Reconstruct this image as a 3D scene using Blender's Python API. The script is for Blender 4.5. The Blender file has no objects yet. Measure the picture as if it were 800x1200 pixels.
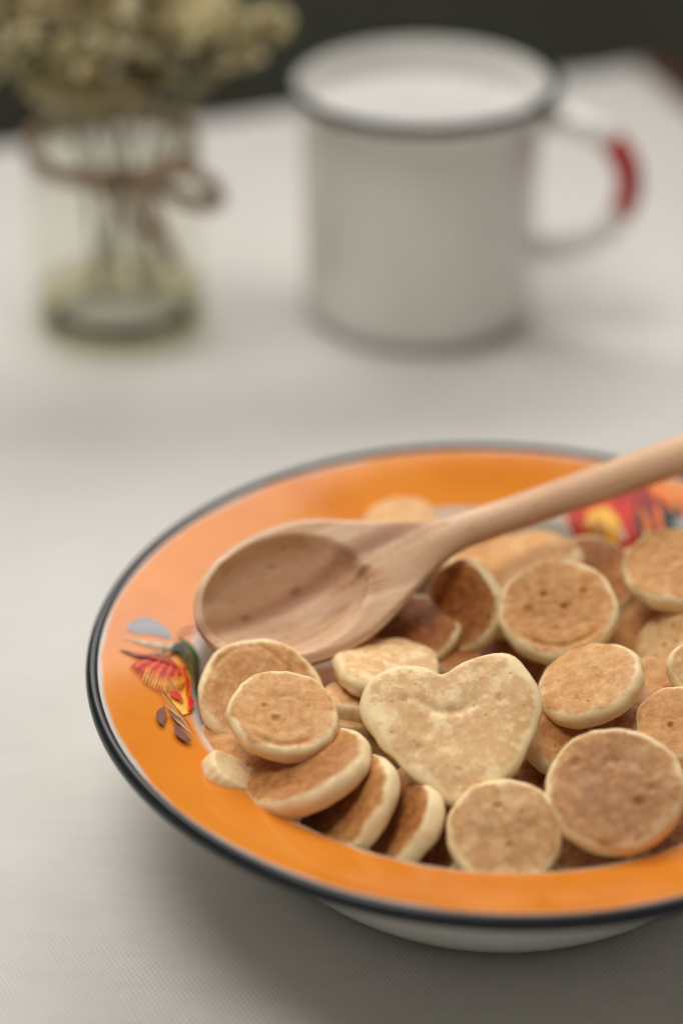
import bpy, bmesh, math, random
from math import sin, cos, pi, sqrt, radians as R
from mathutils import Vector, Matrix, noise
from mathutils.bvhtree import BVHTree
random.seed(7)
S = bpy.context.scene
COL = S.collection

# ------------------------------------------------------------ camera
CAM_H, PITCH, FPX = 0.3378, 0.5498, 2700.0
cd = bpy.data.cameras.new("camera")
cam = bpy.data.objects.new("camera", cd); COL.objects.link(cam)
cam.location = (0, 0, CAM_H); cam.rotation_euler = (pi / 2 - PITCH, 0, 0)
cd.sensor_fit = 'VERTICAL'; cd.sensor_height = 36.0; cd.sensor_width = 24.0
cd.lens = FPX / 1200 * 36
cd.clip_start = 0.01; cd.clip_end = 50
cd.dof.use_dof = True
cd.dof.focus_distance = 0.492
cd.dof.aperture_fstop = 4.0
cd.dof.aperture_blades = 0
S.camera = cam

# ------------------------------------------------------------ light
W = bpy.data.worlds.new("World"); S.world = W; W.use_nodes = True
bg = W.node_tree.nodes["Background"]
bg.inputs[0].default_value = (1.0, 0.955, 0.86, 1); bg.inputs[1].default_value = 0.155

def area_light(name, loc, target, sx, sy, power, col):
    l = bpy.data.lights.new(name, 'AREA'); l.shape = 'RECTANGLE'; l.size = sx; l.size_y = sy
    l.energy = power; l.color = col
    o = bpy.data.objects.new(name, l); COL.objects.link(o)
    o.location = loc
    d = Vector(target) - Vector(loc)
    o.rotation_euler = d.to_track_quat('-Z', 'Y').to_euler()
    return o
area_light("window_light", (0.04, 1.12, 0.78), (0.04, 0.12, 0.70), 0.95, 0.60, 10.5, (1.0, 0.965, 0.925))
soft = area_light("added_fill_light", (-0.26, 0.42, 1.12), (-0.05, 0.515, 0.0), 0.55, 0.55, 0.9, (1.0, 0.965, 0.925))  # added overhead fill, not a source known in the room
soft.data.spread = R(54)

S.view_settings.view_transform = 'Standard'
S.view_settings.look = 'None'
S.view_settings.exposure = 0.0
S.view_settings.gamma = 1.0
S.view_settings.use_curve_mapping = False
S.cycles.use_denoising = True
S.cycles.max_bounces = 10
S.cycles.transmission_bounces = 10
S.cycles.sample_clamp_indirect = 4.0

# ------------------------------------------------------------ helpers
CAM = Vector((0, 0, CAM_H))
RIGHT = Vector((1, 0, 0)); UP = Vector((0, sin(PITCH), cos(PITCH))); FWD = Vector((0, cos(PITCH), -sin(PITCH)))

def ray(px, py):
    return (FWD + RIGHT * ((px - 400) / FPX) + UP * ((600 - py) / FPX)).normalized()
def at(px, py, z):
    d = ray(px, py); return CAM + d * ((z - CAM_H) / d.z)
def mm_per_px(p):
    return (p - CAM).dot(FWD) / FPX

def tag(o, label=None, cat=None, group=None, kind=None):
    if label: o['label'] = label
    if cat: o['category'] = cat
    if group: o['group'] = group
    if kind: o['kind'] = kind
    return o

def link(name, me, mats=None, parent=None, smooth=True):
    o = bpy.data.objects.new(name, me); COL.objects.link(o)
    if mats is not None:
        for m in (mats if isinstance(mats, (list, tuple)) else [mats]): me.materials.append(m)
    if parent: o.parent = parent
    if smooth: me.polygons.foreach_set("use_smooth", [True] * len(me.polygons))
    return o

def mesh(name, v, f):
    me = bpy.data.meshes.new(name); me.from_pydata([tuple(p) for p in v], [], f); me.update(); return me

def empty(name, loc):
    o = bpy.data.objects.new(name, None); COL.objects.link(o); o.location = loc
    o.empty_display_size = 0.01
    return o

def lathe(name, prof, n=128, closed=False):
    v, f = [], []
    m = len(prof)
    for i in range(n):
        a = 2 * pi * i / n
        for r, z in prof: v.append((r * cos(a), r * sin(a), z))
    for i in range(n):
        j = (i + 1) % n
        for k in range(m if closed else m - 1):
            l = (k + 1) % m
            f.append((i * m + k, j * m + k, j * m + l, i * m + l))
    me = mesh(name, v, f)
    bm = bmesh.new(); bm.from_mesh(me)
    bmesh.ops.remove_doubles(bm, verts=bm.verts, dist=1e-6)
    bmesh.ops.recalc_face_normals(bm, faces=bm.faces)
    bm.to_mesh(me); bm.free()
    return me

def tube(path, rad, n=10, flat=1.0, side=None):
    """sweep of an ellipse along a path of Vectors; rad number or list"""
    v, f = [], []
    N = len(path)
    prev = None
    for i, p in enumerate(path):
        t = (path[min(i + 1, N - 1)] - path[max(i - 1, 0)]).normalized()
        a = side if side is not None else (prev if prev is not None else (Vector((0, 0, 1)) if abs(t.z) < .9 else Vector((1, 0, 0))))
        a = (a - t * a.dot(t)).normalized(); b = t.cross(a); prev = a
        r = rad[i] if isinstance(rad, (list, tuple)) else rad
        for k in range(n):
            q = 2 * pi * k / n
            v.append(p + a * (r * cos(q)) + b * (r * flat * sin(q)))
    for i in range(N - 1):
        for k in range(n):
            l = (k + 1) % n
            f.append((i * n + k, i * n + l, (i + 1) * n + l, (i + 1) * n + k))
    f.append(tuple(range(n - 1, -1, -1))); f.append(tuple((N - 1) * n + k for k in range(n)))
    return v, f

def bez(p0, p1, p2, p3, n):
    o = []
    for i in range(n + 1):
        t = i / n; u = 1 - t
        o.append(p0 * (u ** 3) + p1 * (3 * u * u * t) + p2 * (3 * u * t * t) + p3 * (t ** 3))
    return o

def sstep(a, b, x):
    t = max(0, min(1, (x - a) / (b - a))); return t * t * (3 - 2 * t)

# ------------------------------------------------------------ materials
class NT:
    def __init__(s, name):
        s.m = bpy.data.materials.new(name); s.m.use_nodes = True
        s.t = s.m.node_tree; s.b = s.t.nodes["Principled BSDF"]
    def n(s, typ, **kw):
        x = s.t.nodes.new(typ)
        for k, v in kw.items():
            if k.startswith('i_'):
                key = k[2:]; key = int(key) if key.isdigit() else key.replace('_', ' ')
                x.inputs[key].default_value = v
            else: setattr(x, k, v)
        return x
    def l(s, a, b): s.t.links.new(a, b)
    def math(s, op, a, b=None, c=None, clamp=False):
        x = s.n('ShaderNodeMath', operation=op); x.use_clamp = clamp
        for i, q in enumerate((a, b, c)):
            if q is None: continue
            if isinstance(q, (int, float)): x.inputs[i].default_value = q
            else: s.l(q, x.inputs[i])
        return x.outputs[0]
    def ss(s, lo, hi, x):
        r = s.n('ShaderNodeMapRange', interpolation_type='SMOOTHSTEP')
        s.l(x, r.inputs[0])
        for i, q in ((1, lo), (2, hi)):
            if isinstance(q, (int, float)): r.inputs[i].default_value = q
            else: s.l(q, r.inputs[i])
        return r.outputs[0]
    def mix(s, fac, a, b, mode='MIX'):
        x = s.n('ShaderNodeMix', data_type='RGBA', blend_type=mode)
        for i, q in ((0, fac), (6, a), (7, b)):
            if isinstance(q, (int, float)): x.inputs[i].default_value = q
            elif isinstance(q, tuple): x.inputs[i].default_value = (*q, 1) if len(q) == 3 else q
            else: s.l(q, x.inputs[i])
        return x.outputs[2]
    def noise(s, vec, scale, detail=3, rough=.55):
        x = s.n('ShaderNodeTexNoise'); x.inputs['Scale'].default_value = scale
        x.inputs['Detail'].default_value = detail; x.inputs['Roughness'].default_value = rough
        if vec is not None: s.l(vec, x.inputs['Vector'])
        return x.outputs[0]
    def bump(s, h, strength, dist, prev=None):
        x = s.n('ShaderNodeBump'); x.inputs['Strength'].default_value = strength; x.inputs['Distance'].default_value = dist
        s.l(h, x.inputs['Height'])
        if prev is not None: s.l(prev, x.inputs['Normal'])
        return x.outputs[0]
    def set(s, **kw):
        for k, v in kw.items():
            i = s.b.inputs[k.replace('_', ' ')]
            if isinstance(v, (int, float)): i.default_value = v
            elif isinstance(v, tuple): i.default_value = (*v, 1) if len(v) == 3 and i.type == 'RGBA' else v
            else: s.l(v, i)
        return s.m

def plain(name, col, rough=.5, var=0.0, vscale=300, **kw):
    t = NT(name)
    tc = t.n('ShaderNodeTexCoord').outputs['Object']
    if var:
        c = t.mix(t.ss(.3, .7, t.noise(tc, vscale)), tuple(x * (1 - var) for x in col), tuple(min(1, x * (1 + var)) for x in col))
    else: c = col
    t.set(Base_Color=c, Roughness=rough, **kw)
    return t.m

# cloth: plain weave
t = NT("linen_cloth")
tc = t.n('ShaderNodeTexCoord').outputs['Object']
mp = t.n('ShaderNodeMapping'); t.l(tc, mp.inputs[0]); mp.inputs['Rotation'].default_value = (0, 0, R(4))
warp = t.n('ShaderNodeVectorMath', operation='SCALE')
nz = t.n('ShaderNodeTexNoise'); nz.inputs['Scale'].default_value = 60; t.l(mp.outputs[0], nz.inputs['Vector'])
t.l(nz.outputs[1], warp.inputs[0]); warp.inputs['Scale'].default_value = 0.0016
ad = t.n('ShaderNodeVectorMath', operation='ADD'); t.l(mp.outputs[0], ad.inputs[0]); t.l(warp.outputs[0], ad.inputs[1])
sw = t.n('ShaderNodeSeparateXYZ'); t.l(ad.outputs[0], sw.inputs[0])
sa = t.math('SINE', t.math('MULTIPLY', sw.outputs[0], 2 * pi / .00122))
sb = t.math('SINE', t.math('MULTIPLY', sw.outputs[1], 2 * pi / .0019))
h = t.math('MULTIPLY_ADD', t.math('MULTIPLY', sa, sb), .5, .5)
h = t.math('ADD', h, t.math('MULTIPLY', t.math('SUBTRACT', t.noise(ad.outputs[0], 1100, 2, .6), .5), .9), clamp=True)
wv = t.math('MULTIPLY_ADD', t.ss(.35, .65, t.noise(tc, 38, 3)), .75, .25)
h = t.math('MULTIPLY_ADD', t.math('SUBTRACT', h, .5), wv, .5)
slub = t.n('ShaderNodeMapping'); t.l(tc, slub.inputs[0]); slub.inputs['Scale'].default_value = (1, 4, 1)
sl = t.noise(slub.outputs[0], 60, 4)
bl = t.noise(tc, 9, 3)
c = t.mix(h, (.585, .565, .53), (.70, .682, .65))
c = t.mix(t.ss(.35, .7, sl), c, t.mix(1.0, c, (.965, .965, .96), 'MULTIPLY'))
c = t.mix(t.ss(.4, .65, bl), c, t.mix(1.0, c, (.955, .95, .945), 'MULTIPLY'))
nb = t.bump(h, .45, .00022)
nb = t.bump(sl, .12, .0004, nb)
t.set(Base_Color=c, Roughness=.95, Specular_IOR_Level=.15, Normal=nb, Sheen_Weight=.08)
M_CLOTH = t.m

# pancakes
def pancake_mat():
    t = NT("pancake")
    tc = t.n('ShaderNodeTexCoord').outputs['Object']
    oi = t.n('ShaderNodeObjectInfo')
    off = t.n('ShaderNodeVectorMath', operation='ADD')
    sc = t.n('ShaderNodeVectorMath', operation='SCALE'); sc.inputs[0].default_value = (1.3, .7, 2.1)
    t.l(oi.outputs['Random'], sc.inputs['Scale']); t.l(tc, off.inputs[0]); t.l(sc.outputs[0], off.inputs[1])
    v = off.outputs[0]
    def A(name, kind='OBJECT'):
        a = t.n('ShaderNodeAttribute'); a.attribute_type = kind; a.attribute_name = name; return a.outputs['Fac']
    rad = A('rad', 'GEOMETRY'); brown = A('brown'); mott = A('mottle')
    n1 = t.noise(v, 170, 4, .6); n2 = t.noise(v, 420, 4, .65); n3 = t.noise(v, 1500, 3, .7)
    # how far in from the pale rim (0 centre, 1 face edge, >1 side)
    rr = t.math('ADD', rad, t.math('MULTIPLY', t.math('SUBTRACT', n1, .5), .75))
    rr = t.math('ADD', rr, t.math('MULTIPLY', t.math('SUBTRACT', n2, .5), .16))
    face = t.math('SUBTRACT', 1.0, t.ss(.91, 1.19, rr))
    # ring of darker bake just inside the rim
    ring = t.math('MULTIPLY', t.ss(.6, .95, rr), face)
    pale = t.mix(n2, (.94, .69, .345), (.97, .80, .51))
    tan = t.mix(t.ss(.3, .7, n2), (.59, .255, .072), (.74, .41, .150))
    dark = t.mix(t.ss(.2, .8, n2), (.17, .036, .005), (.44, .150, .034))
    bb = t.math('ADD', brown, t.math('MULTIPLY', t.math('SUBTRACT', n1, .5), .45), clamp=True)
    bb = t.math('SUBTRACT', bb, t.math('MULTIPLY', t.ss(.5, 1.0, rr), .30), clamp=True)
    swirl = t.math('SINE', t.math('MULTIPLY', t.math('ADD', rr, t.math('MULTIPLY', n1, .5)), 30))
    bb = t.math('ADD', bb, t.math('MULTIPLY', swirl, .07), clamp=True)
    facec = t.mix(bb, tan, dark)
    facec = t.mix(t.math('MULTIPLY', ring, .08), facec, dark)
    # pale spots where batter did not touch the pan
    spots = t.math('MULTIPLY', t.ss(.50, .63, n2), t.math('MULTIPLY', mott, .75))
    blot = t.math('MULTIPLY', t.ss(.40, .66, n1), mott)
    pm = t.math('MAXIMUM', t.math('MAXIMUM', spots, blot), t.math('MULTIPLY', mott, .40))
    facec = t.mix(pm, facec, pale)
    c = t.mix(face, pale, facec)
    fine = t.ss(.36, .64, n3)
    c = t.mix(t.math('MULTIPLY', face, .5), c, t.mix(fine, t.mix(1.0, c, (.86, .77, .67), 'MULTIPLY'), c))
    vo = t.n('ShaderNodeTexVoronoi', feature='F1'); vo.inputs['Scale'].default_value = 400; t.l(v, vo.inputs['Vector'])
    sv = t.n('ShaderNodeSeparateColor'); t.l(vo.outputs['Color'], sv.inputs[0])
    pore = t.math('MULTIPLY', t.math('SUBTRACT', 1, t.ss(.06, .19, vo.outputs['Distance'])), t.ss(.55, .8, sv.outputs[0]))
    pore = t.math('MULTIPLY', pore, face)
    c = t.mix(t.math('MULTIPLY', pore, .55), c, t.mix(1.0, c, (.58, .45, .34), 'MULTIPLY'))
    hgt = t.math('ADD', t.math('MULTIPLY', n2, .7), t.math('MULTIPLY', n3, .3))
    hgt = t.math('SUBTRACT', hgt, t.math('MULTIPLY', pore, .8))
    nb = t.bump(hgt, .4, .0006)
    t.set(Base_Color=c, Roughness=.48, Specular_IOR_Level=.22, Normal=nb)
    t.set(Subsurface_Weight=.08, Subsurface_Scale=.002, Subsurface_Radius=(1.0, .55, .25))
    return t.m
M_PAN = pancake_mat()

def wood_mat():
    t = NT("spoon_wood")
    tc = t.n('ShaderNodeTexCoord').outputs['Object']
    mp = t.n('ShaderNodeMapping'); t.l(tc, mp.inputs[0]); mp.inputs['Scale'].default_value = (.10, 1, .75)
    mp.inputs['Rotation'].default_value = (0, 0, R(-13))
    n1 = t.noise(mp.outputs[0], 190, 4, .6)
    w = t.n('ShaderNodeTexWave', wave_type='BANDS', bands_direction='Y'); w.inputs['Scale'].default_value = 32
    w.inputs['Distortion'].default_value = 5; w.inputs['Detail'].default_value = 3; w.inputs['Detail Scale'].default_value = 12
    t.l(mp.outputs[0], w.inputs['Vector'])
    fine = t.n('ShaderNodeMapping'); t.l(tc, fine.inputs[0]); fine.inputs['Scale'].default_value = (.05, 1, 1)
    n2 = t.noise(fine.outputs[0], 2600, 2, .6)
    pores = t.n('ShaderNodeMapping'); t.l(tc, pores.inputs[0]); pores.inputs['Scale'].default_value = (.22, 1, 1)
    n3 = t.noise(pores.outputs[0], 1500, 1, .5)
    c = t.mix(t.ss(.3, .72, n1), (.90, .63, .41), (.72, .415, .22))
    c = t.mix(t.math('MULTIPLY', w.outputs['Fac'], .35), c, (.45, .235, .13))
    c = t.mix(t.math('MULTIPLY', t.ss(.4, .7, n2), .25), c, (.35, .18, .10))
    c = t.mix(t.math('MULTIPLY', t.ss(.68, .76, n3), .5), c, (.25, .11, .06))
    # heartwood streak and two pin knots in the bowl
    sx = t.n('ShaderNodeSeparateXYZ'); t.l(tc, sx.inputs[0])
    X, Y = sx.outputs[0], sx.outputs[1]
    for kx, ky, kr in ((.0128, .0012, .0011), (.0262, .0036, .0014), (.0405, -.0002, .0015)):
        d = t.math('SQRT', t.math('ADD', t.math('POWER', t.math('MULTIPLY', t.math('SUBTRACT', X, kx), .6), 2), t.math('POWER', t.math('SUBTRACT', Y, ky), 2)))
        c = t.mix(t.math('MULTIPLY', t.math('SUBTRACT', 1, t.ss(kr * .3, kr, d)), .75), c, (.16, .06, .03))
    ln = t.math('SUBTRACT', Y, t.math('ADD', t.math('MULTIPLY', X, .13), -.0008))
    ln = t.math('ADD', ln, t.math('MULTIPLY', t.math('SUBTRACT', n1, .5), .004))
    c = t.mix(t.math('MULTIPLY', t.math('SUBTRACT', 1, t.ss(.0004, .0040, t.math('ABSOLUTE', ln))), .7), c, (.31, .115, .05))
    blt = t.math('SQRT', t.math('ADD', t.math('POWER', t.math('MULTIPLY', t.math('SUBTRACT', X, .0375), .55), 2), t.math('POWER', t.math('SUBTRACT', Y, -.0035), 2)))
    c = t.mix(t.math('MULTIPLY', t.math('SUBTRACT', 1, t.ss(.001, .005, blt)), t.math('MULTIPLY', t.ss(.42, .58, n1), .9)), c, (.42, .12, .04))
    nb = t.bump(n2, .12, .0002)
    t.set(Base_Color=c, Roughness=.5, Specular_IOR_Level=.35, Normal=nb)
    return t.m
M_WOOD = wood_mat()

M_WHITE = plain("white_enamel", (.84, .82, .77), .16, .03, 40, Coat_Weight=.4, Coat_Roughness=.06)
M_BLACK = plain("black_enamel", (.010, .013, .016), .32, .2, 200, Specular_IOR_Level=.4)
M_GREENBLACK = plain("dark_green_enamel", (.008, .016, .015), .5, Specular_IOR_Level=.10)
M_MILK = plain("milk", (.62, .60, .575), .2, Subsurface_Weight=.1, Subsurface_Scale=.004)
M_RED = plain("red_enamel", (.52, .02, .015), .16, .1, 60)
t = NT("orange_enamel")
tc = t.n('ShaderNodeTexCoord').outputs['Object']
sx = t.n('ShaderNodeSeparateXYZ'); t.l(tc, sx.inputs[0])
rad = t.math('SQRT', t.math('ADD', t.math('POWER', sx.outputs[0], 2), t.math('POWER', sx.outputs[1], 2)))
nn = t.noise(tc, 55, 3)
rr = t.math('ADD', rad, t.math('MULTIPLY', t.math('SUBTRACT', nn, .5), .0022))
oc = t.mix(t.ss(.35, .65, t.noise(tc, 24, 4)), (.65, .190, .015), (.73, .245, .028))
speck = t.ss(.70, .76, t.noise(tc, 900, 2))
oc = t.mix(t.math('MULTIPLY', speck, .25), oc, (.80, .42, .12))
oc = t.mix(t.math('SUBTRACT', 1, t.ss(.0682, .0706, rr)), oc, (.70, .66, .59))   # sprayed edge over the white well
oc = t.mix(t.ss(.0872, .0884, rr), oc, (.55, .52, .49))                         # pale line by the black rim: edge reflection painted into the colour
t.set(Base_Color=oc, Roughness=.13, Specular_IOR_Level=.21, Normal=t.bump(t.noise(tc, 120, 2), .04, .0006))
M_ORANGE = t.m

# ------------------------------------------------------------ setting: room, table, cloth
def quad(name, pts, m, kind=None):
    o = link(name, mesh(name, pts, [tuple(range(len(pts)))]), m, smooth=False)
    if kind: o['kind'] = kind
    return o
M_ROOM = plain("dim_plaster", (.24, .245, .185), .9, .12, 6)
M_FLOOR = plain("dark_floor", (.085, .080, .070), .7, .2, 8)
quad("floor", [(-3, -2, -.74), (3, -2, -.74), (3, 5, -.74), (-3, 5, -.74)], M_FLOOR, 'structure')
quad("back_wall", [(-3, 1.16, -.74), (3, 1.16, -.74), (3, 1.16, .46), (-3, 1.16, .46)], M_ROOM, 'structure')

# table corner seen at upper right; the back edge runs off to the left
corner = at(748, 66, 0); bl_ = at(0, 160, 0); rr_ = at(800, 112, 0)
ex = (corner - bl_).normalized()                      # along back edge
ey = Vector((-ex.y, ex.x, 0))                         # outward (away from camera)
def tbl(u, w, z=0): return corner + ex * u + ey * w + Vector((0, 0, z))   # u<=0 inside, w<=0 inside
skew = (rr_ - corner); skew = skew - skew.dot(Vector((0, 0, 1))) * Vector((0, 0, 1))
sd = skew.normalized()                                # direction of the right edge, towards the camera
def tq(u, w):   # sheared table coordinates: w along the right edge
    return corner + ex * u + sd * w
t_root = empty("table", tq(-.45, .5) + Vector((0, 0, -.74)))
tag(t_root, "dark reddish wooden table under the pale linen cloth", "table")
M_TABLE = plain("dark_table_wood", (.085, .022, .014), .45, .35, 50)
def prism(pts, z0, z1):
    n = len(pts)
    v = [Vector((p.x, p.y, z0)) for p in pts] + [Vector((p.x, p.y, z1)) for p in pts]
    f = [tuple(range(n - 1, -1, -1)), tuple(range(n, 2 * n))] + [(i, (i + 1) % n, n + (i + 1) % n, n + i) for i in range(n)]
    return v, f
def to_local(vs, root): 
    return [Vector(p) - root.location for p in vs]
tp = [tq(-1.15, -.0), tq(.012, -.0), tq(.012, 1.25), tq(-1.15, 1.25)]
v, f = prism(tp, -.030, -.004)
o = link("tabletop", mesh("tabletop", to_local(v, t_root), f), M_TABLE, t_root, smooth=False)
for (u, w) in ((-1.08, .07), (-.06, .07), (-.06, 1.18), (-1.08, 1.18)):
    c0 = tq(u, w); s = .025
    v, f = prism([c0 + Vector((dx * s, dy * s, 0)) for dx, dy in ((-1, -1), (1, -1), (1, 1), (-1, 1))], -.738, -.0302)
    link("leg", mesh("table_leg", to_local(v, t_root), f), M_TABLE, t_root, smooth=False)

# the cloth: a fine sheet with faint creases
def cloth():
    nu, nv = 240, 240
    v, f = [], []
    random.seed(3)
    for j in range(nv + 1):
        for i in range(nu + 1):
            u = -1.15 + (1.15 + .000) * i / nu; w = 1.25 * j / nv
            # rounded far corner
            p = tq(u, w)
            q = Vector((p.x, p.y, 0))
            z = .00035 * noise.noise(q * 14) + .00035 * noise.noise(q * 33 + Vector((3, 1, 0)))
            ridge = 1 - abs(noise.noise(Vector((q.x * 5 + q.y * 4, q.y * 16 - q.x * 6, 2.2)))) * 6
            z += .00055 * max(0, ridge) ** 2
            for (cx, cy, cdx, cdy, hh, ww, ll) in ((-.068, .395, .9, -.44, .0011, .0055, .030), (-.055, .415, .8, -.6, .0007, .004, .022), (-.13, .50, .3, .95, .0009, .010, .07), (.12, .60, .95, .3, .0008, .009, .06)):
                al = (q.x - cx) * cdx + (q.y - cy) * cdy; ac = (q.y - cy) * cdx - (q.x - cx) * cdy + .003 * sin(al * 60)
                z += hh * math.exp(-(ac / ww) ** 2 - (al / ll) ** 2)
            # edge roll
            e = min(-u, w); z -= .003 * (1 - sstep(0, .012, e)) if e < .012 else 0
            v.append((p.x, p.y, z - .0012))
    for j in range(nv):
        for i in range(nu):
            a = j * (nu + 1) + i
            f.append((a, a + nu + 1, a + nu + 2, a + 1))
    return mesh("tablecloth", v, f)
o = link("tablecloth", cloth(), M_CLOTH)
tag(o, "pale beige linen tablecloth with a fine weave covering the table", "tablecloth")

# ------------------------------------------------------------ the enamel bowl
BX, BY, BR, BZ = .0347, .421, .091, .045
bowl = empty("enamel_bowl", (BX, BY, 0))
tag(bowl, "round enamel bowl with wide orange rim, black edge and painted flowers", "bowl")
BC = Vector((BX, BY, 0))
inner = [(0, .0022), (.030, .0022), (.044, .0032), (.052, .0065), (.0585, .013), (.0630, .0215), (.0655, .0300), (.0668, .0350), (.0682, .0375), (.0705, .0389), (.0745, .0402), (.0795, .0418), (.0845, .0433), (.0885, .0444), (.0898, .0446)]
def refine(prof, k=4):
    out = []
    n = len(prof)
    for i in range(n - 1):
        p0, p1, p2, p3 = prof[max(i - 1, 0)], prof[i], prof[i + 1], prof[min(i + 2, n - 1)]
        for s in range(k):
            t = s / k
            out.append(tuple(.5 * (2 * p1[d] + (p2[d] - p0[d]) * t + (2 * p0[d] - 5 * p1[d] + 4 * p2[d] - p3[d]) * t * t + (-p0[d] + 3 * p1[d] - 3 * p2[d] + p3[d]) * t ** 3) for d in (0, 1)))
    out.append(prof[-1]); return out
ip = refine(inner)
ip[0] = (0, inner[0][1])
op = refine([(.0898, .0430), (.0845, .0415), (.0795, .0400), (.0720, .0376), (.0692, .0345), (.0672, .0270), (.0635, .0170), (.0585, .0085), (.0530, .0025), (.0500, .0006), (.0470, .0004), (.0455, .0014), (.0440, .0012), (.030, .0010), (0, .0010)])
inner_me = lathe("bowl_inside", ip, 256)
o = link("inner_lining", inner_me, M_ORANGE, bowl)
link("outer_shell", lathe("bowl_outside", op, 192), M_WHITE, bowl)
rim = [(.0897 + .0015 * cos(q), .0434 + .0019 * sin(q)) for q in [2 * pi * k / 16 for k in range(16)]]
link("rim", lathe("bowl_rim", rim, 256, True), M_BLACK, bowl)

# painted flowers: thin flat brush strokes laid on the enamel
bmi = bmesh.new(); bmi.from_mesh(inner_me); BVH = BVHTree.FromBMesh(bmi); bmi.free()
def on_bowl(px, py, lift):
    d = ray(px, py); hit = BVH.ray_cast(CAM - BC, d)
    if hit[0] is None: return None
    n = hit[1] if hit[1].dot(d) < 0 else -hit[1]
    return hit[0] + n * lift
PAINT = {}
def paint(name, col, rough=.3):
    if name not in PAINT: PAINT[name] = plain(name, col, .4, .18, 500, Specular_IOR_Level=.25)
    return PAINT[name]
class Decal:
    def __init__(s): s.v, s.f, s.mi, s.mats, s.k = [], [], [], [], 0
    def stroke(s, pts, widths, m, seg=10, jag=0.0):
        """brush stroke through pixel-space control points, on the bowl's surface"""
        s.k += 1; lift = .00008 + .000011 * s.k
        if m not in s.mats: s.mats.append(m)
        mi = s.mats.index(m)
        P = [Vector((*p, 0)) for p in pts]
        if len(P) == 2: P = [P[0], P[0].lerp(P[1], .33), P[0].lerp(P[1], .67), P[1]]
        elif len(P) == 3: P = [P[0], P[0].lerp(P[1], .67), P[2].lerp(P[1], .67), P[2]]
        path = bez(*P, seg)
        rows = []
        for i, p in enumerate(path):
            t = i / seg
            d = (path[min(i + 1, seg)] - path[max(i - 1, 0)]); d = Vector((-d.y, d.x, 0)).normalized()
            x = t * (len(widths) - 1); k = min(int(x), len(widths) - 2); w = widths[k] + (widths[k + 1] - widths[k]) * (x - k)
            row = []
            for e in (-1, -.33, .33, 1):
                ww = w * (1 + (random.uniform(-jag, jag) if abs(e) == 1 else 0))
                q = p + d * (e * ww * .5)
                h = on_bowl(q.x, q.y, lift)
                if h is None: return
                row.append(h)
            rows.append(row)
        b = len(s.v)
        for r_ in rows: s.v += r_
        for i in range(seg):
            for j in range(3):
                a = b + i * 4 + j
                s.f.append((a, a + 1, a + 5, a + 4)); s.mi.append(mi)
    def build(s, name, parent, label=None):
        me = mesh(name, s.v, s.f)
        o = link(name, me, s.mats, parent)
        me.polygons.foreach_set("material_index", s.mi)
        bm = bmesh.new(); bm.from_mesh(me); bm.normal_update()
        for fc in bm.faces:
            if fc.normal.z < 0: fc.normal_flip()
        bm.to_mesh(me); bm.free()
        if label: o['label'] = label
        return o
RED = paint("red_paint", (.62, .030, .012)); DRED = paint("crimson_paint", (.36, .018, .014)); YEL = paint("yellow_paint", (.90, .50, .06))
ORG = paint("deep_orange_paint", (.78, .17, .015)); GRN = paint("leaf_green_paint", (.055, .085, .020)); DGRN = paint("dark_leaf_paint", (.016, .020, .012))
GREY = paint("blue_grey_paint", (.36, .36, .38)); BRN = paint("brown_paint", (.19, .060, .030)); LBR = paint("tan_paint", (.48, .24, .10)); CRM = paint("cream_paint", (.78, .56, .30))
random.seed(5)
d = Decal()
# grey-blue leaf on top
d.stroke([(148, 737), (172, 722), (203, 748)], [2, 12, 17, 12, 1], GREY, 14, .12)
d.stroke([(150, 741), (175, 735), (200, 749)], [1, 7, 9, 6, 1], GREY, 12, .15)
# feathery tan and dark strokes under it
for i in range(12):
    x = 142 + i * 4.2
    d.stroke([(200, 754), (x + 22, 752 + i * .3), (x, 748 + i * 1.7)], [1.2, 2.6, .5], (CRM, LBR, CRM, GREY)[i % 4], 8)
for i in range(9):
    d.stroke([(198 - i * 1.0, 762 - i * .4), (170 + i * 2, 775), (141 + i * 5.5, 762 + i * 1.2)], [1.5, 2.4, .6], (BRN, DGRN, LBR)[i % 3], 8)
d.stroke([(141, 763), (165, 775), (190, 770)], [1, 3, 1.2], BRN, 8)
d.stroke([(155, 768), (180, 775), (200, 768)], [1, 3.4, 1], DGRN, 8)
# body of the blossom
d.stroke([(196, 776), (206, 800), (218, 838)], [14, 40, 28, 10], YEL, 14)
d.stroke([(186, 779), (200, 782), (214, 800)], [8, 22, 16, 3], RED, 12)
for i in range(26):
    t_ = i / 25
    x0 = 178 + t_ * 38; y0 = 776 + 8 * t_
    x1 = 152 + t_ * 60; y1 = 786 + 32 * sin(t_ * 2.0) 
    d.stroke([(x0, y0), ((x0 + x1) / 2 - 8 * (1 - t_), (y0 + y1) / 2 - 6), (x1, y1)], [3.2, 3.0, .4], (RED, ORG, RED, DRED, RED)[i % 5], 8)
for i in range(14):
    t_ = i / 13
    x1 = 166 + t_ * 44; y1 = 800 + 12 * sin(t_ * 2.4)
    d.stroke([(x1 + 7, y1 - 16), (x1 + 2, y1 - 6), (x1, y1 + 2)], [.4, 1.8, .4], YEL, 6)
d.stroke([(176, 774), (198, 774), (214, 790)], [2, 5, 1], DRED, 10)
d.stroke([(152, 771), (180, 768), (212, 788)], [.8, 2.4, .8], RED, 10)
d.stroke([(208, 782), (222, 800), (219, 836)], [4, 7, 6, 2], ORG, 10)
d.stroke([(212, 784), (221, 800), (217, 820)], [1.5, 4, 1], RED, 10)
d.stroke([(219, 818), (224, 826), (221, 836)], [2, 6, 2], RED, 8)
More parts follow.
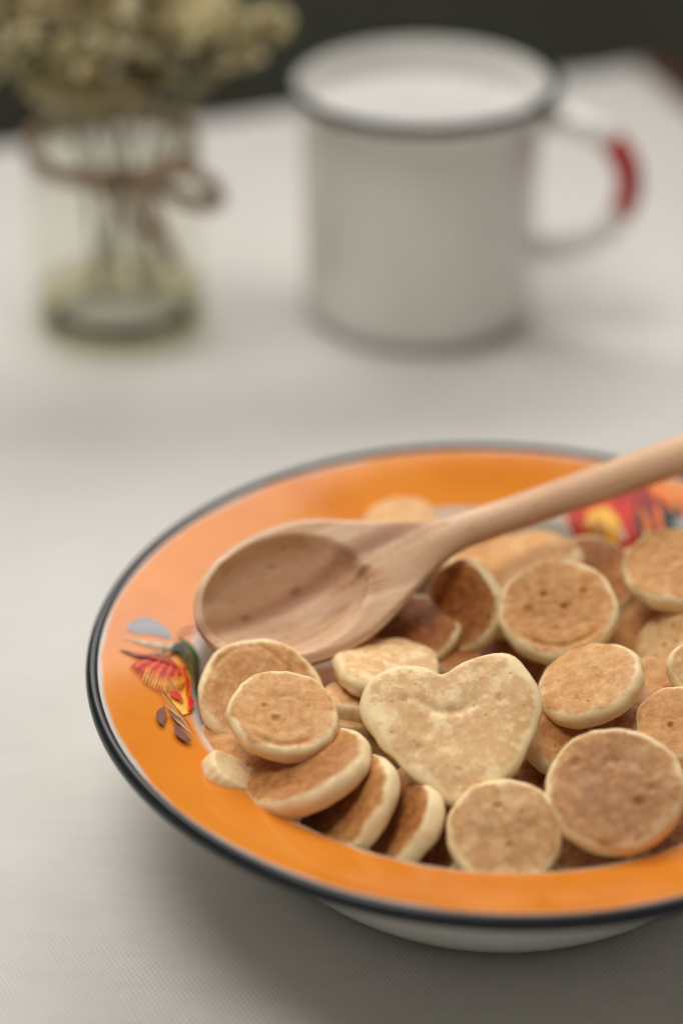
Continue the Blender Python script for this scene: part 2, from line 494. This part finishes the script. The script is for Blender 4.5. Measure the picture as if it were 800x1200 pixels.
# green leaf at the edge of the well
d.stroke([(210, 751), (226, 770), (227, 818)], [2, 15, 17, 9, 1], GRN, 14, .06)
d.stroke([(198, 768), (210, 755), (212, 770)], [2, 12, 5], DGRN, 8)
d.stroke([(213, 757), (224, 775), (226, 812)], [1, 3, 1], DGRN, 10)
for i in range(5): d.stroke([(214 + i * 2, 762 + i * 9), (221 + i, 768 + i * 9), (224, 778 + i * 8)], [.5, 1.2, .4], LBR, 5)
# stem to the spoon
d.stroke([(206, 748), (216, 736), (238, 738)], [1.2, 2.0, 1.4], BRN, 12)
# lower sepals and little brown leaves
d.stroke([(194, 796), (204, 806), (208, 818)], [.8, 1.8, .6], LBR, 8)
d.stroke([(187, 814), (192, 824), (206, 836)], [.8, 2, .6], LBR, 8)
d.stroke([(198, 817), (206, 816), (212, 826)], [5, 9, 3], RED, 8)
d.stroke([(192, 832), (184, 841), (190, 854)], [1, 11, 12, 1], BRN, 8, .15)
d.stroke([(196, 838), (207, 844), (217, 858)], [1, 6, 8, 1], BRN, 8, .15)
for i in range(7): d.stroke([(190 + i * 3, 826 + i * 5), (203 + i * 2.4, 836 + i * 4.6), (214 + i * 1.6, 848 + i * 3.6)], [.4, 1.3, .3], (LBR, CRM, BRN)[i % 3], 6)
d.stroke([(202, 854), (209, 866), (223, 874)], [1, 9, 8, 1], BRN, 8, .15)
d.stroke([(194, 828), (208, 840), (228, 872)], [.8, 1.8, .6], LBR, 8)
d.stroke([(205, 834), (216, 846), (226, 866)], [.6, 1.5, .5], BRN, 8)
d.build("painted_flower", bowl, "red and yellow painted flower on the near orange rim")
d = Decal()
d.stroke([(728, 568), (752, 610), (772, 652)], [40, 74, 60], DRED, 14)
d.stroke([(790, 560), (806, 606), (826, 650)], [50, 74, 60], DRED, 14)
d.stroke([(668, 596), (684, 626), (722, 656)], [18, 30, 20], RED, 12)
d.stroke([(688, 592), (712, 605), (738, 640)], [30, 50, 34], RED, 12)
d.stroke([(700, 596), (708, 622), (706, 650)], [22, 44, 40, 18], YEL, 12)
d.stroke([(696, 612), (706, 630), (704, 646)], [6, 18, 8], LBR, 8)
d.stroke([(732, 586), (746, 610), (738, 650)], [10, 14, 12], RED, 12)
for x0, y0, x1, y1, w, m in ((744, 590, 752, 640, 8, DGRN), (756, 586, 764, 636, 7, DGRN), (738, 600, 746, 648, 8, DRED), (752, 640, 770, 624, 12, DGRN), (748, 596, 762, 622, 7, ORG),
                             (762, 574, 786, 588, 15, ORG), (768, 592, 776, 630, 10, ORG), (780, 598, 788, 630, 22, DGRN), (792, 590, 800, 615, 10, DGRN), (770, 580, 776, 612, 4, DGRN),
                             (796, 572, 806, 620, 12, ORG), (686, 616, 690, 634, 7, DRED), (672, 620, 678, 636, 6, DRED), (806, 590, 826, 640, 16, RED), (820, 600, 842, 650, 12, DGRN)):
    d.stroke([(x0, y0), ((x0 + x1) / 2 + 4, (y0 + y1) / 2), (x1, y1)], [w * .3, w, w * .8, w * .2], m, 9)
d.stroke([(790, 614), (798, 612), (806, 618)], [6, 13, 5], GREY, 6)
d.build("painted_flower", bowl, "red and yellow painted flower under the spoon handle")

# ------------------------------------------------------------ pancakes
PG = "mini pancakes heaped in the orange bowl"
def pancake_mesh(Rm, th, seed, holes=(), arcs=(), bend=0, wob=.10, heart=False, dome=.0004, lump=1.0, bend2=0):
    th *= .92
    nT = 96; nF = 26; nS = 9; nB = 8
    so = Vector((seed * 3.17, seed * 1.93, seed * 7.7))
    def outline(a):
        d_ = Vector((cos(a), sin(a), 0))
        w = wob * (noise.noise(d_ * .9 + so) + .55 * noise.noise(d_ * 2.2 + so * 2) + .22 * lump * noise.noise(d_ * 5.5 + so * 3))
        if heart:
            HP = ((-13, 58), (14, 74), (58, 86), (90, 70), (107, 40), (103, 8), (88, -30), (72, -55), (42, -81), (13, -92), (-18, -77), (-58, -47), (-88, -18), (-106, 10), (-105, 38), (-90, 58), (-64, 68), (-36, 67))
            pol = sorted(((math.atan2(y / .86, x) % (2 * pi)), sqrt(x * x + (y / .86) ** 2) / 106) for x, y in HP)
            n_ = len(pol); aa = a % (2 * pi)
            k = next((q for q in range(n_) if pol[q][0] > aa), n_)
            P = [(pol[(k + d) % n_][0] + 2 * pi * ((k + d) // n_), pol[(k + d) % n_][1]) for d in (-2, -1, 0, 1)]
            u = (aa - P[1][0]) / (P[2][0] - P[1][0])
            r0, r1, r2, r3 = (q[1] for q in P)
            r = .5 * (2 * r1 + (r2 - r0) * u + (2 * r0 - 5 * r1 + 4 * r2 - r3) * u * u + (-r0 + 3 * r1 - 3 * r2 + r3) * u ** 3)
            return r * (1 + .35 * w)
        return 1 + w
    # rows: (radial fraction, z fraction, rad attribute)
    rows = []
    for k in range(nF): 
        q = (k + 1) / nF; rows.append((q * .86, 1, q * .93))
    for k in range(1, nS):
        a = pi * k / nS
        rows.append((.86 + .14 * sin(a) ** .9, cos(a), .93 + .4 * sin(a) if a < pi / 2 else (.93 + .4 * sin(a))))
    for k in range(nB): 
        q = 1 - k / nB; rows.append((.86 * q, -1, q * .93))
    vs, rad = [(0, 0, 0)], [0.0]
    def shape(x, y, zf, rf):
        p = Vector((x, y, 0))
        hz = th / 2
        z = hz * zf
        top = max(0, zf)
        s_ = 1 if zf > 0 else -1
        n_ = noise.noise(p * 150 + so) * .00032 + noise.noise(p * 420 + so * 2) * .00013
        z += n_ * (1 if abs(zf) > .5 else .5) * lump * s_
        z += s_ * dome * (1 - min(1, rf) ** 2) * (1 if abs(zf) > .9 else 0)
        # faint sunk face inside a raised lip
        z += (noise.noise(p * 75 + so * 4) * .0007 + noise.noise(p * 38 + so * 5) * .0011) * lump
        if zf > .9:
            for (hx, hy, hr, hd) in holes:
                dd = sqrt((x - hx * Rm) ** 2 + (y - hy * Rm) ** 2) / (hr * Rm)
                if dd < 2: z -= .72 * hd * (1 - sstep(.25, 1.0, dd)) ; z += .00010 * max(0, 1 - abs(dd - 1.25) / .5)
            for (ax, ay, ar, a0, a1, wd, dp) in arcs:
                dx, dy = x / Rm - ax, y / Rm - ay
                aa = math.degrees(math.atan2(dy, dx)) % 360
                lo, hi = a0 % 360, a1 % 360
                inside = (lo <= aa <= hi) if lo < hi else (aa >= lo or aa <= hi)
                if inside:
                    span = ((aa - lo) % 360) / max(1, (hi - lo) % 360)
                    z -= dp * math.exp(-((sqrt(dx * dx + dy * dy) - ar) / wd) ** 2) * min(1, 4 * span, 4 * (1 - span))
        z += bend * x * x + bend2 * y * y
        return z
    x0z = shape(0, 0, 1, 0); vs[0] = (0, 0, x0z)
    faces = []
    for (rf, zf, ra) in rows:
        for i in range(nT):
            a = 2 * pi * i / nT
            o_ = outline(a) * Rm
            side = 1 - abs(zf)
            rr_ = rf * o_ * (1 + side * .035 * lump * noise.noise(Vector((cos(a) * 3.2, sin(a) * 3.2, zf * 1.5)) + so))
            x, y = rr_ * cos(a), rr_ * sin(a)
            vs.append((x, y, shape(x, y, zf, ra))); rad.append(ra)
    nr = len(rows)
    for i in range(nT):
        faces.append((0, 1 + i, 1 + (i + 1) % nT))
    for k in range(nr - 1):
        for i in range(nT):
            j = (i + 1) % nT
            faces.append((1 + k * nT + i, 1 + (k + 1) * nT + i, 1 + (k + 1) * nT + j, 1 + k * nT + j))
    # the last row is the small ring round the underside's centre
    vs.append((0, 0, shape(0, 0, -1, 0))); rad.append(0.0)
    c_ = len(vs) - 1; b_ = 1 + (nr - 1) * nT
    for i in range(nT): faces.append((c_, b_ + (i + 1) % nT, b_ + i))
    me = mesh("pancake", vs, faces)
    at_ = me.attributes.new("rad", 'FLOAT', 'POINT'); at_.data.foreach_set("value", rad)
    return me

SEED = [0]
def pancake(px, py, z, D, ratio, a, label, th=4.4, brown=.25, mottle=.15, spin=0, name="pancake", group=PG, **kw):
    """z = height of its middle; D = long axis seen; ratio = how open the face is; a = which way the face leans"""
    SEED[0] += 1
    p = at(px, py, z); Rm = D / 2 * mm_per_px(p)
    v = (CAM - p).normalized(); rt = Vector((0, 0, 1)).cross(v).normalized(); up = v.cross(rt)
    t = math.acos(max(.05, min(1, ratio))); aa = R(a)
    lean = rt * cos(aa) + up * sin(aa)
    n = v * cos(t) + lean * sin(t)
    xa = (rt * sin(aa) - up * cos(aa)).normalized()    # the long axis
    ya = n.cross(xa)
    m = Matrix((xa, ya, n)).transposed().to_4x4()
    m = m @ Matrix.Rotation(R(spin), 4, 'Z')
    m.translation = p
    o = link(name, pancake_mesh(Rm, th / 1000, SEED[0], **kw), M_PAN)
    o.matrix_world = m
    o['brown'] = float(brown); o['mottle'] = float(mottle)
    tag(o, label, "pancake", group)
    return o
# spin is counted so that local +y is the way the face leans; holes use (x, y, r, depth m) in radii
SM = [(-.22, -.02, .075, .0013), (-.02, -.18, .13, .0012)]
# --- left group
pancake(306, 812, .0405, 148, .86, 75, "golden pancake half hidden behind the smiling pale one, by the spoon bowl's lower edge", brown=.42, mottle=.1, holes=[(.0, .18, .07, .0007)], arcs=[(-.6, -.5, 1.35, 20, 80, .035, .0004), (0, 0, .83, 100, 200, .05, .0005)], wob=.06)
pancake(333, 840, .0470, 134, .74, 84, "pale round pancake with tiny eye and mouth dents, in front of the leftmost golden one", th=4.8, brown=.10, mottle=.12, holes=[(-.36, .05, .07, .0006), (-.14, -.22, .10, .0010), (.40, .12, .05, .0005)], arcs=[(0, 0, .78, 220, 320, .05, .0005), (.05, .02, .3, 30, 150, .05, .00025)])
pancake(290, 868, .0365, 128, .62, 105, "tan pancake lying beneath the two leftmost round ones", brown=.2, mottle=.1)
pancake(268, 910, .0380, 68, .42, 45, "small pale bumpy pancake on edge against the bowl's left wall", th=5, brown=0, mottle=3, lump=1.8, wob=.08)
pancake(360, 906, .0405, 158, .46, 116, "thick pancake with brown top and pale side, below the smiling pale one", th=5.6, brown=.68, mottle=.05)
pancake(409, 948, .0365, 142, .55, 136, "brown leaning pancake with pale right edge, below left of the heart", th=5.0, brown=.62, mottle=.05, wob=.06)
pancake(477, 968, .0350, 112, .42, 148, "narrow leaning brown pancake with pale edge, under the heart's tip", th=5.2, brown=.7, mottle=.0)
pancake(520, 985, .0290, 110, .6, 150, "dark brown pancake sunk in front of the narrow leaning one", brown=.95, mottle=0)
pancake(480, 918, .0340, 48, .5, 120, "little pale nub of pancake poking out below the heart", brown=.0, mottle=.4)
# --- heart
pancake(528, 850, .0480, 212, .86, 90, "large heart shaped pancake with mottled pale top in the middle", th=4.2, brown=.02, mottle=1.0, name="heart_pancake", heart=True, wob=.05, lump=1.1, dome=.0008, bend=-2.0,
        holes=[(-.52, .26, .045, .0012), (.54, .32, .06, .0013), (-.34, -.34, .04, .0008), (.1, -.62, .05, .0006)], arcs=[(-.05, .55, .42, 215, 330, .06, .0006), (.95, .55, .62, 140, 215, .05, .0006)])
pancake(452, 788, .0405, 128, .50, 84, "pale mottled pancake lying flat behind the heart's left lobe", th=5, brown=.05, mottle=.9, lump=1.6)
pancake(410, 822, .0370, 66, .5, 80, "small pale pancake squeezed beneath the flat mottled one", brown=.05, mottle=.5)
pancake(402, 845, .0335, 60, .5, 80, "tiny pale pancake at the gap left of the heart", brown=.1, mottle=.5)
# --- front and right
pancake(590, 977, .0395, 134, .93, 90, "round golden pancake with pale rim leaning on the near orange rim", brown=.36, mottle=.5, wob=.035, holes=[(-.12, .42, .09, .0008), (.12, -.28, .08, .0009), (.3, .3, .06, .0004)])
pancake(720, 926, .0460, 164, .88, 98, "largest round brown pancake with pale edge at lower right", th=5.4, brown=.72, mottle=.22, wob=.045, holes=[(-.52, .40, .10, .0006), (.40, .22, .05, .0005), (.34, -.30, .10, .0009), (.52, -.10, .08, .0005)], arcs=[(.1, .0, .4, 20, 170, .05, .0002)])
pancake(692, 803, .0455, 130, .62, 115, "golden tilted oval pancake with pale edge right of the heart", th=5, brown=.12, mottle=.25, wob=.05, dome=.0008)
pancake(652, 718, .0455, 142, .82, 92, "smiling pancake with four eye holes and curved mouth below the spoon handle", th=5.2, brown=.32, mottle=.03, wob=.05,
        holes=[(-.22, .22, .075, .0013), (-.46, -.06, .10, .0014), (.12, -.02, .075, .0013), (.44, .28, .075, .0010)], arcs=[(.02, .18, .66, 215, 325, .03, .00016), (.0, .1, .88, 205, 335, .04, .0005), (.1, .3, .55, 250, 310, .03, .0001)])
pancake(794, 668, .0495, 130, .70, 100, "tan pancake with pin holes cut by the frame beside the painted flower", th=5.4, brown=.25, mottle=.05, holes=[(-.05, .12, .06, .0008), (.05, -.18, .06, .0008)])
pancake(735, 838, .0385, 115, .55, 105, "brown ragged pancake beneath the tilted oval one", brown=.75, mottle=.3, lump=2)
pancake(764, 796, .0380, 56, .7, 90, "small tan pancake tucked behind the tilted oval one", brown=.3, mottle=.1)
pancake(796, 850, .0445, 112, .80, 104, "tan pancake with one dent at the right edge of the frame", brown=.28, mottle=.05, holes=[(-.2, -.1, .08, .0010)])
pancake(815, 785, .0470, 72, .85, 60, "pale uncooked looking pancake at the frame's right edge", brown=0, mottle=.8)
pancake(785, 752, .0405, 92, .62, 142, "dull pale pancake dotted with dark holes at the right", brown=.0, mottle=.6, holes=[(-.1, .2, .06, .0010), (-.2, -.15, .10, .0014), (.3, .1, .09, .0014), (.1, -.4, .06, .0010), (.4, -.3, .07, .001)])
pancake(757, 742, .0350, 88, .62, 142, "shaded tan pancake behind the one dotted with holes", brown=.25, mottle=.1)
pancake(652, 872, .0370, 100, .62, 62, "tan pancake in the gap right of the heart", brown=.4, mottle=.05)
pancake(612, 912, .0310, 100, .7, 90, "dark brown pancake deep behind the front golden one", brown=.9, mottle=0)
pancake(692, 995, .0320, 105, .8, 95, "brown pancake low between the two round front ones", brown=.75, mottle=0)
pancake(802, 985, .0360, 100, .8, 100, "brown pancake under the largest round one at the right", brown=.8, mottle=0)
# --- behind
pancake(536, 711, .0435, 114, .78, 168, "dark folded pancake standing on edge right of the spoon neck", th=4.4, brown=.9, mottle=0, bend2=-22, wob=.05)
pancake(484, 745, .0375, 112, .74, 95, "dark brown dished pancake under the spoon neck", brown=.95, mottle=0, bend=12, bend2=12)
pancake(534, 776, .0350, 56, .6, 90, "little brown pancake behind the notch of the heart", brown=.7, mottle=0)
pancake(612, 662, .0430, 140, .42, 112, "pale golden pancake bent over behind the smiling one", th=5.4, brown=.05, mottle=.35, bend=-16)
pancake(690, 676, .0405, 112, .78, 80, "brown pancake standing behind the smiling one", brown=.65, mottle=0)
pancake(728, 682, .0370, 66, .6, 60, "pale pancake end showing below the painted flower", brown=0, mottle=.3)
pancake(470, 614, .0400, 84, .55, 90, "pale pancake peeking out beyond the spoon neck", brown=0, mottle=.5)
pancake(545, 640, .0360, 110, .5, 90, "tan pancake in shade below the spoon handle", brown=.4, mottle=.1)
pancake(380, 660, .0300, 120, .55, 90, "golden pancake underneath the spoon bowl", brown=.4, mottle=.1)
# --- bottom layer showing only in the gaps
FL = "brown pancake of the bottom layer, seen only through gaps in the heap"
FG = "bottom layer pancakes showing in the gaps"
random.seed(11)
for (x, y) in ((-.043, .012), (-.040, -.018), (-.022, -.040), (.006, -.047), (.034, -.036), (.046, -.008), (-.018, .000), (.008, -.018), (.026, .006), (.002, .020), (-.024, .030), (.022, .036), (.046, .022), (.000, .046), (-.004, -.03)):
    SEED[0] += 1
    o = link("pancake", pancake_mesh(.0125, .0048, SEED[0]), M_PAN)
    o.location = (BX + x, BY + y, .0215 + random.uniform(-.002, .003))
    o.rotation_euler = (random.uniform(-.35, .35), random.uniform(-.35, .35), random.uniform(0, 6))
    o['brown'] = random.uniform(.95, 1.2); o['mottle'] = 0.0  # browned past the rest: shade of the gaps put into the colour
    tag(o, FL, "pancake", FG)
FR = "golden pancake among the rest at the bowl's far right side"
FRG = "pancakes at the far right side of the bowl"
for (x, y, z) in ((.058, .012, .036), (.056, -.018, .036), (.046, .042, .035), (.040, -.044, .034), (.052, -.002, .030)):
    SEED[0] += 1
    o = link("pancake", pancake_mesh(.0125, .0048, SEED[0]), M_PAN)
    o.location = (BX + x * .93, BY + y * .93, z)
    o.rotation_euler = (random.uniform(-.3, .3), random.uniform(-.5, -.1), random.uniform(0, 6))
    o['brown'] = random.uniform(.2, .7); o['mottle'] = .1
    tag(o, FR, "pancake", FRG)

# ------------------------------------------------------------ wooden spoon
P0 = at(232, 733, .0500); P1 = at(800, 536, .0640)
X = (P1 - P0).normalized()
mid = at(335, 695, .052)
vv = (CAM - mid).normalized(); vv = (vv - X * vv.dot(X)).normalized()
roll = R(22)
N = (Matrix.Rotation(roll, 3, X) @ vv)
if N.z < vv.z: N = Matrix.Rotation(-roll, 3, X) @ vv
Y = N.cross(X)
mpp = mm_per_px(mid)
SL = (P1 - P0).length * 1.35
# stations: (s in m, half width, top z, under depth, crown)
def spoon_mesh():
    a = .0265; b = .0172                  # bowl half length, half width
    Lb = 2 * a
    neck_w0 = .0041; 
    sts = []
    nb = 56
    for i in range(nb): sts.append(a * (1 - cos(pi * .5 * i / (nb - 1) * 1.0)))     # tip to widest
    nn_ = 70
    for i in range(1, nn_ + 1): sts.append(a + (.078 - a) * i / nn_)
    nh = 50
    for i in range(1, nh + 1): sts.append(.078 + (SL - .078) * i / nh)
    NA = 56
    vs, fs = [], []
    def half_w(s):
        if s <= a: return b * max(1e-4, 1 - ((a - s) / a) ** 2.15) ** .5
        # egg shaped back end blending to the neck
        e = (s - a) / (.066 - a)
        if e < 1:
            k = cos(e * pi / 2) ** 1.95
            return neck_w0 + (b - neck_w0) * k
        return neck_w0 + (.0050 - neck_w0) * sstep(.066, SL, s) 
    ia, ib, ic = .0192, .0144, .0212      # hollow: half length, half width, centre
    D = .0098
    for s in sts:
        w = half_w(s)
        q = sstep(.040, .068, s)           # 0 bowl, 1 handle
        tipf = max(0.02, 1 - max(0, (a - s) / a) ** 2.6) ** .5
        und = (.0120 * (1 - q) + .0042 * q) * (tipf if s < a else 1)
        crown = .0026 * q
        base_z = .0000 + .0020 * q
        row = []
        for k in range(NA):                # top, -w..w
            x = -w + 2 * w * k / (NA - 1)
            x = w * sin((k / (NA - 1) - .5) * pi)
            e2 = ((s - ic) / ia) ** 2 + (x / ib) ** 2
            z = base_z + crown * sqrt(max(0, 1 - (x / w) ** 2))
            if e2 < 1: z -= D * (1 - e2) ** .62 * (1 - q * .2)
            # softly rounded rim
            edge = (abs(x) / w)
            z -= .0007 * sstep(.90, 1.0, edge) * (1 - q)
            row.append((s, x, z))
        for k in range(1, NA - 1):
            ang = pi * k / (NA - 1)
            x = w * cos(ang)
            z = -.0008 * (1 - q) + base_z - und * sin(ang) ** .85
            row.append((s, x, z))
        vs += row
    n = 2 * NA - 2
    for i in range(len(sts) - 1):
        for k in range(n):
            l = (k + 1) % n
            fs.append((i * n + k, (i + 1) * n + k, (i + 1) * n + l, i * n + l))
    fs.append(tuple(range(n))); fs.append(tuple((len(sts) - 1) * n + k for k in range(n - 1, -1, -1)))
    me = mesh("wooden_spoon", vs, fs)
    bm = bmesh.new(); bm.from_mesh(me); bmesh.ops.recalc_face_normals(bm, faces=bm.faces); bm.to_mesh(me); bm.free()
    return me
o = link("wooden_spoon", spoon_mesh(), M_WOOD)
m = Matrix((X, Y, N)).transposed().to_4x4(); m.translation = P0; o.matrix_world = m
tag(o, "wooden spoon resting on the pancakes with its handle over the bowl rim", "spoon")

# ------------------------------------------------------------ enamel mug
MX, MY = .0252, .6829
mug = empty("enamel_mug", (MX, MY, 0))
tag(mug, "white enamel mug with dark rim and red mark on its handle", "mug")
mp_ = [(0, .0012), (.0300, .0012), (.0322, .0004), (.0345, .0006), (.0362, .0022), (.0370, .0050), (.0374, .010), (.0378, .040), (.0382, .064), (.0388, .0715), (.0400, .0752), (.0412, .0764),
       (.0412, .0772), (.0402, .0766), (.0378, .0722), (.0371, .064), (.0367, .040), (.0363, .010), (.0350, .0040), (.0320, .0024), (0, .0022)]
link("body", lathe("mug_body", refine(mp_, 3), 160), M_WHITE, mug)
rim = [(.0416 + .0017 * cos(q), .0774 + .0018 * sin(q)) for q in [2 * pi * k / 12 for k in range(12)]]
link("rim", lathe("mug_rim", rim, 160, True), M_GREENBLACK, mug)
hp = bez(Vector((.0355, -.006, .0665)), Vector((.072, -.018, .0750)), Vector((.0765, -.020, .026)), Vector((.0355, -.007, .0235)), 40)
v, f = tube(hp, .0050, 14, .8, side=Vector((.35, 1, 0)).normalized())
me = mesh("mug_handle", v, f)
ho = link("handle", me, [M_WHITE, M_RED], mug)
me.polygons.foreach_set("material_index", [1 if 11 <= (i // 14) <= 24 else 0 for i in range(len(me.polygons))])
milk = lathe("milk", refine([(0, .0672), (.030, .0672), (.0358, .0673), (.0372, .0679), (.0371, .0645), (.030, .0635), (0, .0635)], 2), 96)
mo = link("milk", milk, M_MILK); mo.location = (MX, MY, 0)
tag(mo, "white milk filling the enamel mug almost to the rim", "milk")

# ------------------------------------------------------------ glass jar with dried flowers
J = at(143, 374, 0); JX, JY = J.x, J.y
def thin_glass(name, tint, rough=.03):
    t = NT(name)
    tr = t.n('ShaderNodeBsdfTransparent'); tr.inputs[0].default_value = (*tint, 1)
    gl = t.n('ShaderNodeBsdfGlossy'); gl.inputs['Roughness'].default_value = rough; gl.inputs[0].default_value = (.9, .92, .88, 1)
    lw = t.n('ShaderNodeLayerWeight'); lw.inputs[0].default_value = .5
    fac = t.math('MULTIPLY_ADD', t.math('POWER', lw.outputs['Facing'], 4), .28, .03)
    mx = t.n('ShaderNodeMixShader'); t.l(fac, mx.inputs[0]); t.l(tr.outputs[0], mx.inputs[1]); t.l(gl.outputs[0], mx.inputs[2])
    t.t.nodes.remove(t.b)
    t.l(mx.outputs[0], t.t.nodes['Material Output'].inputs[0])
    return t
t = thin_glass("jar_glass", (.975, .975, .955))
M_GLASSBASE = thin_glass("jar_base_glass", (.86, .845, .71), .1).m
M_GLASS = t.m
jar = empty("glass_jar", (JX, JY, 0))
tag(jar, "clear glass jar holding the dried flowers left of the mug", "jar")
jp = [(0, .0016), (.012, .0012), (.020, .0006), (.0245, .0006), (.0268, .0022), (.0276, .0060), (.0278, .020), (.0278, .044), (.0272, .0500), (.0250, .0548), (.0238, .0575), (.0240, .0640), (.0250, .0668), (.0250, .0690), (.0240, .0700),
      (.0228, .0692), (.0222, .0640), (.0220, .0575), (.0232, .0540), (.0252, .0490), (.0260, .044), (.0260, .020), (.0256, .0085), (.0238, .0046), (.012, .0040), (0, .0042)]
link("glass", lathe("jar_glass", refine(jp, 3), 96), M_GLASS, jar)
jb = [(.0215, .0052), (.0238, .0052), (.0252, .0085), (.0254, .0105), (.0262, .0105), (.0268, .0070), (.0262, .0030), (.0240, .0014), (.0200, .0018)]
link("base", lathe("jar_base", jb, 72, True), M_GLASSBASE, jar)
# twine round the neck
M_TWINE = plain("brown_twine", (.34, .24, .155), .9, .3, 900)
tw = empty("twine_bow", (JX, JY, .0605))
tag(tw, "brown twine bow tied round the neck of the glass jar", "twine")
for k in range(3):
    pts = [Vector((.0258 * cos(2 * pi * i / 48), .0258 * sin(2 * pi * i / 48), -.003 + .0024 * k + .0007 * sin(2 * pi * i / 48 * 2 + k))) for i in range(49)]
    v, f = tube(pts, .0012, 8)
    link("wrap", mesh("twine_wrap", v, f), M_TWINE, tw)
kp = Vector((.0125, -.0245, .000))
def strand(name, pts, r=.0015, flat=1.0):
    v, f = tube(pts, r, 8, flat); link(name, mesh(name, v, f), M_TWINE, tw)
strand("loop", bez(kp, kp + Vector((.022, -.012, .016)), kp + Vector((.034, -.004, -.022)), kp + Vector((.001, -.001, -.0015)), 28), .0026)
strand("loop", bez(kp, kp + Vector((-.014, -.008, .010)), kp + Vector((-.024, -.003, -.010)), kp + Vector((-.001, -.001, -.001)), 28), .0018)
strand("tail", bez(kp, kp + Vector((.000, -.006, -.006)), kp + Vector((.003, -.004, -.014)), kp + Vector((.007, -.002, -.028)), 20), .0024)
strand("tail", bez(kp, kp + Vector((-.004, -.006, -.004)), kp + Vector((-.006, -.004, -.010)), kp + Vector((-.002, -.003, -.018)), 20), .0016)
bm = bmesh.new(); bmesh.ops.create_uvsphere(bm, u_segments=12, v_segments=8, radius=.0028)
for vv_ in bm.verts: vv_.co += kp + Vector((0, -.001, 0))
me = bpy.data.meshes.new("knot"); bm.to_mesh(me); bm.free(); link("knot", me, M_TWINE, tw)

# dried flower sprigs
M_STEM = plain("dry_stem", (.46, .42, .27), .8, .3, 400)
M_BLOOM = [plain("cream_bloom", (.88, .74, .48), .8, .3, 300), plain("olive_bloom", (.68, .57, .30), .85, .3, 300), plain("bright_bloom", (.88, .78, .60), .7, .2, 300), plain("dry_leaf", (.11, .115, .06), .8, .3, 300)]
for m_ in M_BLOOM:
    nt = m_.node_tree; pb = nt.nodes["Principled BSDF"]
    tl = nt.nodes.new('ShaderNodeBsdfTranslucent'); ms = nt.nodes.new('ShaderNodeMixShader'); ms.inputs[0].default_value = .5
    if pb.inputs['Base Color'].links: nt.links.new(pb.inputs['Base Color'].links[0].from_socket, tl.inputs[0])
    nt.links.new(pb.outputs[0], ms.inputs[1]); nt.links.new(tl.outputs[0], ms.inputs[2]); nt.links.new(ms.outputs[0], nt.nodes['Material Output'].inputs[0])
def sprig(tip, spread, nfl, label, seed):
    rg = random.Random(seed)
    root = empty("flower_sprig", (JX, JY, .008))
    tag(root, label, "dried flower", "dried flower sprigs in the glass jar")
    base = Vector((rg.uniform(-.012, .012), rg.uniform(-.012, .012), .002))
    T = Vector(tip) - root.location
    neck = Vector((T.x * .25, T.y * .25, .058)); 
    if Vector((neck.x, neck.y)).length > .017: neck.x *= .017 / Vector((neck.x, neck.y)).length; neck.y *= .017 / max(.017, Vector((neck.x, neck.y)).length)
    sv, sf = [], []
    def add(vf, V, F):
        b = len(V); V += vf[0]; F += [tuple(i + b for i in q) for q in vf[1]]
    add(tube(bez(base, base.lerp(neck, .6), neck, T, 16), .0007, 6), sv, sf)
    fv, ff, fm = [], [], []
    for k in range(nfl):
        # head: an irregular cloud of florets round the tip
        while True:
            q = Vector((rg.uniform(-1, 1), rg.uniform(-1, 1), rg.uniform(-1, 1)))
            if q.length < 1: break
        q = q * (.45 + .55 * rg.random())
        c = T + Vector((q.x * spread, q.y * spread, q.z * spread * .62))
        if k % 5 == 0: add(tube(bez(neck.lerp(T, .55), neck.lerp(T, .8), c.lerp(T, .4), c, 6), .00035, 4), sv, sf)
        kind = rg.choice((0, 0, 0, 1, 1, 2, 2, 3))
        r_ = rg.uniform(.0024, .0050) * (1.5 if kind == 3 else 1)
        ax = Vector((rg.gauss(0, 1), rg.gauss(0, 1), rg.gauss(0, 1))).normalized()
        e1 = ax.orthogonal().normalized(); e2 = ax.cross(e1)
        npet = 2 if kind == 3 else 5
        for p_ in range(npet):
            a_ = 2 * pi * p_ / npet + rg.random()
            dr = e1 * cos(a_) + e2 * sin(a_); sdv = dr.cross(ax)
            L = r_ * rg.uniform(.8, 1.2)
            b = len(fv)
            fv += [c, c + dr * L * .55 + sdv * L * .42 + ax * L * .18, c + dr * L + ax * L * .45, c + dr * L * .55 - sdv * L * .42 + ax * L * .18]
            ff.append((b, b + 1, b + 2, b + 3)); fm.append(kind)
    link("stem", mesh("sprig_stem", sv, sf), M_STEM, root)
    me = mesh("sprig_blossom", fv, ff)
    bo = link("blossom", me, M_BLOOM, root)
    me.polygons.foreach_set("material_index", fm)
ZF = .088
SPL = "dried cream flower sprig in the bunch standing in the glass jar"
spots = [(40, 40, .094, .017, 0), (110, 50, .088, .018, 0), (175, 60, .086, .017, 0), (235, 35, .090, .016, 0), (-20, 50, .092, .016, 0), (80, -10, .104, .018, 0), (160, -15, .106, .018, 0), (225, 0, .100, .014, 0), (10, -10, .104, .017, 0),
         (130, 95, .078, .014, 1), (272, 62, .084, .010, 1), (282, 30, .090, .009, 0), (70, 95, .078, .013, 1)]
for i, (px, py, z, sp, dy) in enumerate(spots):
    d_ = ray(px, py); depth = (JY + (random.uniform(-.016, .010) if not dy else -.008)) / d_.y
    p = CAM + d_ * depth
    sprig(p, sp, int(150 * (sp / .017) ** 2), SPL, 100 + i)
d_ = ray(314, 26); p = CAM + d_ * (JY / d_.y)
sprig(p, .0060, 110, "single dried flower head reaching out right of the bunch towards the mug", 150)
